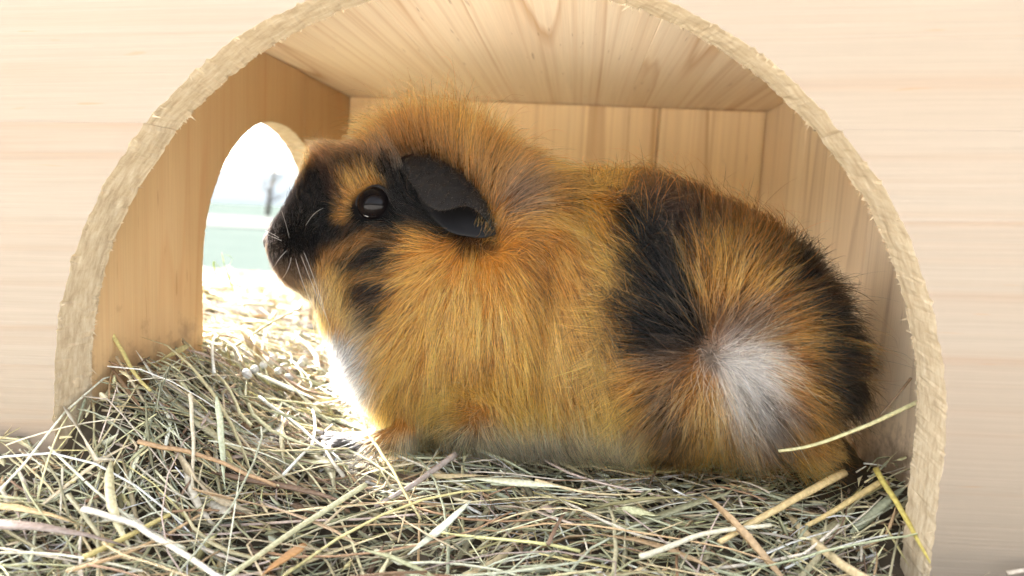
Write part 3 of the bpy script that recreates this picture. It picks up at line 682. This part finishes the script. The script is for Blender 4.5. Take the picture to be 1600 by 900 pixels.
# ---- the lie of the coat: whorls and partings, (place, direction seen side-on)
G = []
def whorl(cx, cy, radii, sector=(0, 360), n=14):
    for r in radii:
        for i in range(n):
            a = i*360/n+r
            if sector[0] <= (a % 360) <= sector[1]:
                a = math.radians(a); G.append((cx+r*math.cos(a), cy+r*math.sin(a), math.cos(a), math.sin(a)))
whorl(1112, 562, (18, 45, 80, 120, 150))
for x, y, dx, dy in ((1130, 370, .05, -1), (1060, 340, -.25, -1), (1200, 380, .35, -.9), (1260, 400, .7, -.7), (1310, 460, .9, -.4), (1340, 540, 1, 0), (1330, 620, .9, .4), (1290, 540, 1, .05), (1260, 650, .7, .7),
    (1000, 300, .1, -1), (950, 290, -.05, -1), (1100, 320, .1, -1), (1170, 350, .25, -1), (1230, 375, .4, -.9), (1200, 700, .45, .9), (1120, 710, .2, 1), (1050, 700, .15, 1), (990, 690, .35, .95),
    # flank between ruff and rosette
    (860, 330, .7, .5), (880, 380, .6, .75), (920, 330, .35, .7), (900, 430, .6, .8), (940, 400, .7, .6), (870, 480, .5, .85), (920, 500, .7, .7), (880, 560, .4, .9), (930, 580, .4, .9), (960, 630, .35, .95),
    (900, 640, .3, .95), (840, 560, .25, .97), (850, 660, .2, 1), (930, 690, .35, .95), (800, 690, .15, 1), (960, 340, .2, .3),
    # below the ear: everything falls away from the whorl
    (735, 395, 0, 1), (735, 440, 0, 1), (740, 500, .02, 1), (790, 430, .5, .85), (800, 500, .3, .95), (820, 400, .7, .7), (690, 440, -.35, .95), (680, 500, -.25, 1), (700, 560, -.1, 1),
    (700, 400, -.8, .5), (660, 420, -.9, .4), (620, 400, -1, .05), (600, 430, -1, .15), (610, 470, -.9, .35), (650, 470, -.7, .7), (590, 500, -.85, .4), (600, 540, -.7, .7), (640, 540, -.45, .9), (580, 470, -1, .25),
    (670, 370, -.8, -.3), (640, 360, -.75, -.55), (690, 365, -.6, -.4), (620, 365, -.85, -.35),
    # chest
    (560, 560, -.8, .5), (540, 590, -.85, .45), (560, 620, -.75, .65), (600, 600, -.5, .85), (640, 610, -.2, 1), (600, 650, -.4, .95), (660, 660, -.05, 1), (700, 690, .1, 1), (540, 530, -.5, .85),
    (745, 625, -.2, -.4), (720, 630, -.8, .3), (770, 640, .5, .85), (750, 600, .2, .3),
    # ruff and crown
    (650, 230, -.2, -1), (620, 215, -.45, -1), (590, 222, -.8, -.7), (690, 250, -.05, -1), (720, 225, .08, -1), (740, 270, .15, -1), (770, 250, .35, -.95), (780, 310, .5, -.75), (800, 270, .55, -.75), (830, 290, .8, -.45),
    (850, 300, .9, -.2), (870, 285, .9, -.25), (820, 330, .9, -.15), (790, 350, .8, -.1), (760, 330, .2, -1), (840, 350, .85, .3), (700, 290, -.1, -1), (760, 370, .2, -.5), (660, 270, -.3, -.9),
    # face
    (440, 340, -.25, -.9), (460, 310, -.3, -1), (480, 280, -.3, -1), (500, 255, -.5, -.9), (520, 240, -.8, -.6), (550, 236, -.9, -.4), (510, 290, -.25, -1), (540, 280, -.35, -.9), (570, 270, -.3, -.9), (600, 270, -.2, -1), (530, 320, -.6, -.5),
    (520, 345, -.6, .6), (550, 350, -.5, .6), (580, 360, -.5, .5), (480, 350, .3, -.5), (450, 380, .2, .3), (480, 390, .3, .6), (440, 410, .2, 1), (470, 430, .2, 1), (500, 430, .1, 1), (520, 420, -.1, 1),
    (540, 400, -.4, .8), (540, 450, -.2, 1), (530, 490, -.1, 1), (560, 480, -.4, .9), (630, 300, -.1, -.9), (620, 330, -.5, -.6), (560, 400, -.6, .6), (500, 370, .1, .7),
    (520, 680, -1, .1), (580, 680, -.9, .4), (1290, 700, .9, .4)):
    G.append((x, y, dx, dy))
G = np.array(G, float); G[:, 2:] /= np.linalg.norm(G[:, 2:], axis=1)[:, None]
def lie(uv_):
    out = np.empty((len(uv_), 2))
    for i in range(0, len(uv_), 4000):
        q = uv_[i:i+4000]; d2 = ((q[:, None]-G[None, :, :2])**2).sum(2)+60.; w = d2**-2.2
        out[i:i+4000] = (w[..., None]*G[None, :, 2:]).sum(1)/w.sum(1)[:, None]
    return out
def field(uv_, pts, default):     # gaussian-weighted blend of (x, y, radius, value)
    num = np.full(len(uv_), default*.35); den = np.full(len(uv_), .35)
    for x, y, r, v in pts:
        w = np.exp(-((uv_[:, 0]-x)**2+(uv_[:, 1]-y)**2)/r**2)*3; num += w*v; den += w
    return num/den
LEN = [(432, 380, 30, .0012), (450, 365, 40, .0024), (480, 300, 35, .0045), (470, 410, 35, .0038), (505, 248, 22, .011), (560, 310, 35, .0050), (500, 360, 35, .0045), (560, 236, 30, .0080), (620, 300, 32, .0060), (640, 225, 45, .027), (720, 235, 55, .028),
       (800, 270, 50, .021), (640, 360, 35, .0105), (600, 430, 45, .0135), (700, 470, 80, .015), (560, 590, 45, .0130), (620, 650, 40, .018), (540, 500, 30, .0070), (740, 385, 30, .010), (745, 615, 25, .009), (900, 450, 90, .019), (1110, 560, 40, .015), (1100, 450, 120, .021), (1200, 600, 110, .021),
       (1050, 300, 90, .020), (1320, 500, 60, .018), (800, 690, 120, .016), (1000, 690, 100, .018), (520, 682, 45, .0012), (1290, 702, 28, .0022), (850, 320, 40, .018)]
LIFT = [(640, 225, 65, 1.5), (720, 240, 60, 1.3), (800, 280, 50, .6), (1112, 562, 40, .9), (735, 390, 25, .9), (745, 615, 22, .9), (950, 350, 40, .6), (620, 380, 50, .5), (505, 245, 25, 1.0), (450, 370, 50, .35), (1050, 300, 80, .75), (1200, 360, 70, .65), (1320, 480, 60, .5),
        (900, 480, 80, .22), (800, 680, 200, .25), (700, 500, 70, .28)]
def grow(n, seed, len_mul, rad, far_keep=.45, kpts=6, clumps=7000, lift_mul=1., clump_amt=.75, wild=.12):
    r = np.random.default_rng(seed)
    me = bme; me.calc_loop_triangles()
    tri = np.empty(len(me.loop_triangles)*3, np.int32); me.loop_triangles.foreach_get('vertices', tri); tri = tri.reshape(-1, 3)
    VN = np.empty(nv*3); me.vertices.foreach_get('normal', VN); VN = VN.reshape(-1, 3)
    A, B_, C_ = BV[tri[:, 0]], BV[tri[:, 1]], BV[tri[:, 2]]
    area = np.linalg.norm(np.cross(B_-A, C_-A), axis=1)
    cen = (A+B_+C_)/3; cuv = measured(cen); near = cen[:, 1] < PIG_Y(cuv[:, 0])+.012
    dens = area*np.where(near, 1, far_keep)*np.where(cen[:, 2] < .034, .2, 1)
    L0 = field(mirror_uv(cen), LEN, .017); dens *= np.clip((.014/L0), .75, 2.6)
    dens /= dens.sum()
    ti = r.choice(len(tri), n, p=dens); a, b = r.random(n), r.random(n); fl = a+b > 1; a[fl], b[fl] = 1-a[fl], 1-b[fl]; c = 1-a-b
    T = tri[ti]; P = BV[T[:, 0]]*a[:, None]+BV[T[:, 1]]*b[:, None]+BV[T[:, 2]]*c[:, None]
    N = VN[T[:, 0]]*a[:, None]+VN[T[:, 1]]*b[:, None]+VN[T[:, 2]]*c[:, None]; N /= np.linalg.norm(N, axis=1)[:, None]
    uv_ = mirror_uv(P)
    # bare skin: the eye, and the ear's own leather
    d_eye = np.hypot((uv_[:, 0]-582)/28, (uv_[:, 1]-318)/28)
    keep = d_eye > 1
    ep = [(626, 254), (668, 254), (708, 272), (742, 308), (768, 356), (760, 366), (730, 364), (690, 343), (668, 326), (648, 300)]; ins = np.zeros(n, bool)
    for i in range(len(ep)):
        (x0, y0), (x1, y1) = ep[i], ep[(i+1) % len(ep)]
        cr_ = (y0 > uv_[:, 1]) != (y1 > uv_[:, 1]); ins ^= cr_ & (uv_[:, 0] < (x1-x0)*(uv_[:, 1]-y0)/(y1-y0+1e-9)+x0)
    keep &= ~ins
    P, N, uv_ = P[keep], N[keep], uv_[keep]; n = len(P)
    d2 = lie(uv_); wl = wild+.45*np.exp(-((uv_[:, 0]-1112)**2+(uv_[:, 1]-562)**2)/45**2)+.3*np.exp(-((uv_[:, 0]-745)**2+(uv_[:, 1]-612)**2)/30**2)
    d2 += r.normal(0, 1, d2.shape)*wl[:, None]
    mag = np.clip(np.linalg.norm(d2, axis=1), 0, 1)
    D = d2[:, :1]*_rt[None]-d2[:, 1:]*_up[None]
    Tn = D-(D*N).sum(1)[:, None]*N; tl = np.linalg.norm(Tn, axis=1); Tn /= np.maximum(tl, 1e-6)[:, None]
    L = field(uv_, LEN, .017)*len_mul*np.exp(r.normal(0, .22, n))
    lf = field(uv_, LIFT, .30)*lift_mul*np.exp(r.normal(0, .25, n))+.5*(1-mag)
    s = np.linspace(0, 1, kpts)
    pts = np.empty((n, kpts, 3)); pts[:, 0] = P-N*.0006; pos = pts[:, 0].copy()
    grav = np.array([0, 0, -1.])
    for j in range(1, kpts):
        t = s[j]
        d = Tn*(.75+.35*t)[..., None] if False else Tn*(.75+.35*t)+N*(lf*(1.25-.95*t))[:, None]+grav*(.10+.22*t)*(L/.02)[:, None]
        d /= np.linalg.norm(d, axis=1)[:, None]; pos = pos+d*(L/(kpts-1))[:, None]; pts[:, j] = pos
    # locks: tips drawn together
    ci = r.choice(n, clumps, replace=False); kd = kdtree.KDTree(clumps)
    for q, i in enumerate(ci): kd.insert(P[i], q)
    kd.balance()
    idx = np.array([kd.find(p_)[1] for p_ in P]); gi = ci[idx]
    am = (clump_amt*r.uniform(.3, 1.1, n))
    off = pts[gi]-P[gi][:, None]+P[gi][:, None]
    w = (s**1.4)[None, :, None]*am[:, None, None]
    guide = P[:, None]+ (pts[gi]-P[gi][:, None])*(L/L[gi])[:, None, None]
    tgt = pts[gi]*.7+guide*.3
    same = np.linalg.norm(P-P[gi], axis=1) < .006
    pts = np.where(same[:, None, None], pts*(1-w)+tgt*w, pts)
    # waviness
    fr = r.normal(0, 1, (n, 1, 3))*.0008*(L/.018)[:, None, None]; ph = r.uniform(0, 6.28, (n, 1))
    pts += fr*np.sin(s[None]*5+ph)[..., None]*s[None, :, None]
    pts[:, :, 2] = np.maximum(pts[:, :, 2], .026+.004*r.random((n, 1)))
    mid = P+(pts[:, kpts//2+1]-P)
    cuv = mirror_uv(mid); cuv = np.where(((r.random(n) < .82) & same)[:, None], cuv[gi], cuv)+r.normal(0, 3.5, (n, 2))
    col = coat(cuv)*np.exp(r.normal(0, .30, (n, 1)))*np.exp(r.normal(0, .16, (clumps, 1)))[idx]
    # a sprinkling of dark guard hairs in the orange and pale ones in the black
    lum = col.mean(1); k1 = r.random(n)
    rump = np.exp(-((cuv[:, 0]-1120)**2+(cuv[:, 1]-530)**2)/150**2)
    col = np.where(((k1 < .12+.2*rump*(lum < .45)-.07*(cuv[:, 1] > 650)) & (lum > .06))[:, None], col*.12, col)
    col = np.where(((k1 > .97-.10*rump) & (lum < .03))[:, None], np.array([.16, .09, .045])[None], col)
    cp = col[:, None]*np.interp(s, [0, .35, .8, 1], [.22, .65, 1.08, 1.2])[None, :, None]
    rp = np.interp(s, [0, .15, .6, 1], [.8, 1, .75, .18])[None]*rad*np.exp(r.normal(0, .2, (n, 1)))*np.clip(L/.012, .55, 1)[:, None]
    pu = measured(pts.reshape(-1, 3)).reshape(n, kpts, 2); ok = ~((np.hypot(pu[..., 0]-582, pu[..., 1]-318) < 25).any(1) & (P[:, 1] < PIG_Y(uv_[:, 0])))
    pts, rp, cp = pts[ok], rp[ok], cp[ok]
    return pts, rp, np.clip(cp, .0006, .9)
def hair_mat():
    k = NT('guinea pig hair'); at_ = k.n('Attribute', attribute_name='tint')
    h = k.n('BsdfHairPrincipled', {'Color': at_.outputs['Color'], 'Roughness': .45, 'Radial Roughness': .6, 'Random Roughness': .2, 'IOR': 1.27}, model='CHIANG', parametrization='COLOR')
    k.t.links.new(h.outputs[0], k.out.inputs[0]); return k.m
HM = hair_mat()
def hair_obj(name, sets, mat, parent):
    n = sum(len(s_[0]) for s_ in sets); k = sets[0][0].shape[1]
    pts = np.concatenate([s_[0] for s_ in sets]); rad = np.concatenate([s_[1] for s_ in sets]); col = np.concatenate([s_[2] for s_ in sets])
    cu = bpy.data.hair_curves.new(name); cu.add_curves([k]*n)
    cu.attributes['position'].data.foreach_set('vector', pts.astype(np.float32).ravel())
    ra = cu.attributes.get('radius') or cu.attributes.new('radius', 'FLOAT', 'POINT'); ra.data.foreach_set('value', rad.astype(np.float32).ravel())
    ta = cu.attributes.new('tint', 'FLOAT_COLOR', 'POINT'); ta.data.foreach_set('color', np.concatenate([col, np.ones((*col.shape[:2], 1))], 2).astype(np.float32).ravel())
    cu.materials.append(mat)
    o = bpy.data.objects.new(name, cu); COL.objects.link(o); put(o, parent); return o
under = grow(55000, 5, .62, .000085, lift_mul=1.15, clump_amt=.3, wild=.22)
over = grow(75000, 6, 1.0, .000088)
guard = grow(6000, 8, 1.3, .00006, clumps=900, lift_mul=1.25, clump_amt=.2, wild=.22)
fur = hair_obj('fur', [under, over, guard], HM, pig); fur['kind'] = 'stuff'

# ---- eye
def ball(name, c, r, mat, parent, sub=4, squash=(1, 1, 1)):
    bm = bmesh.new(); bmesh.ops.create_icosphere(bm, subdivisions=sub, radius=1); me = bpy.data.meshes.new(name)
    for v in bm.verts: v.co = (v.co.x*r*squash[0], v.co.y*r*squash[1], v.co.z*r*squash[2])
    bm.to_mesh(me); bm.free(); me.materials.append(mat); me.polygons.foreach_set('use_smooth', np.ones(len(me.polygons), dtype=bool))
    o = bpy.data.objects.new(name, me); COL.objects.link(o); o.location = c; put(o, parent); return o
def flank(x, y):
    """the near flank of the body at a measured place: point and outward normal"""
    o_ = Vector(EYE); d = Vector(_fw + _rt*(x-800)/F_PX + _up*(450-y)/F_PX).normalized()
    ok, loc, nor, _ = body.ray_cast(body.matrix_world.inverted() @ o_, d)
    if not ok: return at(x, y, .29), np.array([0, -1., 0])
    return np.array(body.matrix_world @ loc), np.array(nor)
bpy.context.view_layer.update()
k = NT('glossy black eye'); EM = k.bsdf((.004, .003, .003), .04, **{'Specular IOR Level': .11})
k = NT('wet lid glint'); LID_GLINT = k.bsdf((.02, .02, .02), .05, **{'Specular IOR Level': 1.0, 'Coat Weight': 1.0, 'Coat Roughness': .03})
LID = plain('dark eyelid skin', (.014, .012, .012), .75, .5, 900, .5, **{'Specular IOR Level': .15})
for s_ in (0, 1):
    e, n_ = flank(583, 318); n_ = np.array([n_[0]*.6, n_[1], n_[2]*.6]); n_ /= np.linalg.norm(n_)
    c = e-n_*.0026
    if s_:
        yc = float(PIG_Y(583)); c = np.array([c[0], 2*yc-c[1], c[2]]); n_ = np.array([n_[0], -n_[1], n_[2]])
    eye = ball('eye', c, .0082, EM, pig)
    # lids: an almond rim around the ball
    z = np.array([0, 0, 1.])-n_*n_[2]; z /= np.linalg.norm(z); x_ = np.cross(z, n_); ring = []; m = 48; ns = 8
    V = []
    for i in range(m):
        a = 2*math.pi*i/m
        rr = .0079*(.97+.03*math.cos(2*a-.9)); h = .0022
        cc_ = c+(x_*math.cos(a)*rr*1.03+z*math.sin(a)*rr*.98)+n_*(h*.92); rad_ = (x_*math.cos(a)+z*math.sin(a))
        w = .0008+.0007*max(0, math.sin(a+.6))+.0002*math.sin(5*a)
        for j in range(ns):
            b = 2*math.pi*j/ns; V.append(cc_+rad_*math.cos(b)*w+n_*math.sin(b)*w*.8)
    Fq = [(i*ns+j, i*ns+(j+1) % ns, ((i+1) % m)*ns+(j+1) % ns, ((i+1) % m)*ns+j) for i in range(m) for j in range(ns)]
    mesh_obj('eyelid', V, Fq, LID, eye, True)
    al = np.linspace(math.radians(200), math.radians(318), 22)      # wet strip along the lower lid, added for its bright glint
    tp_ = [c+(x_*math.cos(a)*(-s_ or 1)*1.0+z*math.sin(a))*.0079*.80+n_*.0079*.585 for a in al]
    mesh_obj('lid_glint', *tube_path(tp_, .00012+.00034*np.sin(np.linspace(0, math.pi, 22))*(1+.5*np.sin(np.linspace(0, 17, 22))), 8), LID_GLINT, eye, True)

# ---- ears: a leathery flap that hangs forward over a dark bowl
EAR = plain('dark ear leather', (.0070, .0056, .0048), .8, .7, 300, .8, **{'Specular IOR Level': .2})
EARIN = plain('inner ear skin', (.003, .0026, .0028), .6, .3, 300, .2, **{'Specular IOR Level': .15})
def curve2(pts, k):
    P = np.array(pts, float); d = np.r_[0, np.cumsum(np.hypot(*np.diff(P, axis=0).T))]; t = np.linspace(0, d[-1], k)
    return np.stack([catmull(d, P[:, a], t) for a in range(2)], 1)
def sheet(name, rows, mat, parent, th, mirror=False):
    R = np.array(rows); a, b, _ = R.shape
    if mirror:
        yc = PIG_Y(measured(R.reshape(-1, 3))[:, 0]).reshape(a, b); R = R.copy(); R[..., 1] = 2*yc-R[..., 1]
    o = mesh_obj(name, R.reshape(-1, 3), [(i*b+j, i*b+j+1, (i+1)*b+j+1, (i+1)*b+j) for i in range(a-1) for j in range(b-1)], mat, parent, True)
    md = o.modifiers.new('thickness', 'SOLIDIFY'); md.thickness = th; md.offset = 0
    md = o.modifiers.new('round', 'SUBSURF'); md.levels = 1; md.render_levels = 1
    return o
ek = 26
root = curve2([(628, 244), (668, 238), (712, 258), (748, 296), (776, 350)], ek)
rim = curve2([(620, 252), (634, 274), (652, 302), (670, 323), (688, 330), (706, 327), (724, 322), (742, 326), (758, 342), (773, 364)], ek)
out_rim = np.interp(np.linspace(0, 1, ek), [0, .15, .4, .6, .8, 1], [.003, .008, .0150, .0150, .0115, .004])
base3 = [flank(*q) for q in root]
rows = []
for t in np.linspace(0, 1, 13):
    row = []
    for i in range(ek):
        b3, n3 = base3[i]; f3, fn = flank(*rim[i])
        depth = b3[1]+.001 + ((f3[1]-out_rim[i])-b3[1])*t - .0045*math.sin(math.pi*t)*math.sin(math.pi*i/(ek-1))
        u = root[i]*(1-t)+rim[i]*t
        row.append(at(u[0], u[1], min(depth, b3[1]+.004)))
    rows.append(row)
low = curve2([(660, 322), (678, 344), (700, 362), (730, 370), (758, 372), (776, 366)], ek)
rows2 = []
for t in np.linspace(0, 1, 9):
    row = []
    for i in range(ek):
        u0 = root[i]*.35+rim[i]*.65; u = u0*(1-t)+low[i]*t; f3, _ = flank(*u)
        row.append(at(u[0], u[1], f3[1]-.0022-.0035*t*math.sin(math.pi*i/(ek-1))))
    rows2.append(row)
for mir in (False, True):
    ear = sheet('ear', rows, EAR, pig, .0011, mir)
    sheet('inner_ear', rows2, EARIN, ear, .0012, mir)
    # fine down on the flap
    R_ = np.array(rows)
    if mir: yc_ = PIG_Y(measured(R_.reshape(-1, 3))[:, 0]).reshape(R_.shape[:2]); R_[..., 1] = 2*yc_-R_[..., 1]
    nh = 1400; a_ = rng.random(nh)**1.6*(R_.shape[0]-1.01); b_ = rng.random(nh)*(R_.shape[1]-1.01); ai = a_.astype(int); bi = b_.astype(int)
    P0 = R_[ai, bi]+(R_[ai+1, bi]-R_[ai, bi])*(a_-ai)[:, None]+(R_[ai, bi+1]-R_[ai, bi])*(b_-bi)[:, None]
    dn = R_[-1, bi]-R_[0, bi]; dn /= np.linalg.norm(dn, axis=1)[:, None]; sy = 1 if mir else -1
    dn = dn*.8+rng.normal(0, .35, (nh, 3)); Lh = np.where(a_ < 2.5, .0065, .0022)*rng.uniform(.6, 1.3, nh)
    t_ = np.linspace(0, 1, 4)[None, :, None]; pt = P0[:, None]+dn[:, None]*Lh[:, None, None]*t_+np.array([0, sy, 0])*(Lh*.45)[:, None, None]*t_*(1.5-t_)+np.array([0, sy*.0006, 0])
    rd = np.full((nh, 4), .00005)*np.array([1, .9, .7, .2]); cl_ = np.repeat((np.array([.03, .022, .016])*np.exp(rng.normal(0, .6, (nh, 1))))[:, None], 4, 1)
    eh = hair_obj('ear_down', [(pt, rd, cl_)], HM, ear); eh['kind'] = 'stuff'

# ---- nose, claws, whiskers
NOSE = plain('dark nose leather', (.05, .042, .04), .42, .35, 700, .4)
e, n_ = flank(431, 378)
nose = ball('nose', at(426, 377, float(PIG_Y(427))), .0056, NOSE, pig, 3, (.7, 1.25, 1.0))
for s_ in (-1, 1):
    ball('nostril', at(427, 382, float(PIG_Y(427))+s_*.0058), .0016, plain('nostril', (.004, .003, .003), .6), nose, 2, (1, .8, 1.1))
CL = plain('horn claw', (.30, .26, .22), .35, .2, 300)
for b, c in paw_tips:
    d = c-b; d /= np.linalg.norm(d)
    mesh_obj('claw', *tube_path([c-d*.002, c+d*.002+np.array([0, 0, .0004]), c+d*.0050+np.array([0, 0, -.0014])], [.0013, .0010, .0002], 7), CL, pig, True)
WH = plain('whisker', (.45, .43, .40), .35, .1, 100)
for (x0, y0), mid, (x1, y1), dz in (((452, 372), (446, 345), (440, 330), .016), ((478, 352), (490, 330), (506, 325), .010), ((436, 372), (424, 364), (414, 360), .004), ((440, 376), (426, 370), (416, 366), .006),
        ((455, 402), (452, 422), (441, 436), .008), ((470, 398), (485, 440), (512, 500), .014), ((474, 392), (498, 450), (520, 530), .012), ((448, 392), (436, 402), (428, 418), .006),
        ((462, 404), (470, 440), (490, 480), .010)):
    f0, _ = flank(x0, y0); f1 = at(*mid, f0[1]-dz*.6); f2 = at(x1, y1, f0[1]-dz)
    t = np.linspace(0, 1, 12)[:, None]; P = (1-t)**2*f0+2*t*(1-t)*f1+t*t*f2
    mesh_obj('whisker', *tube_path(P, np.linspace(.00008, .00003, 12), 5), WH, pig, True)
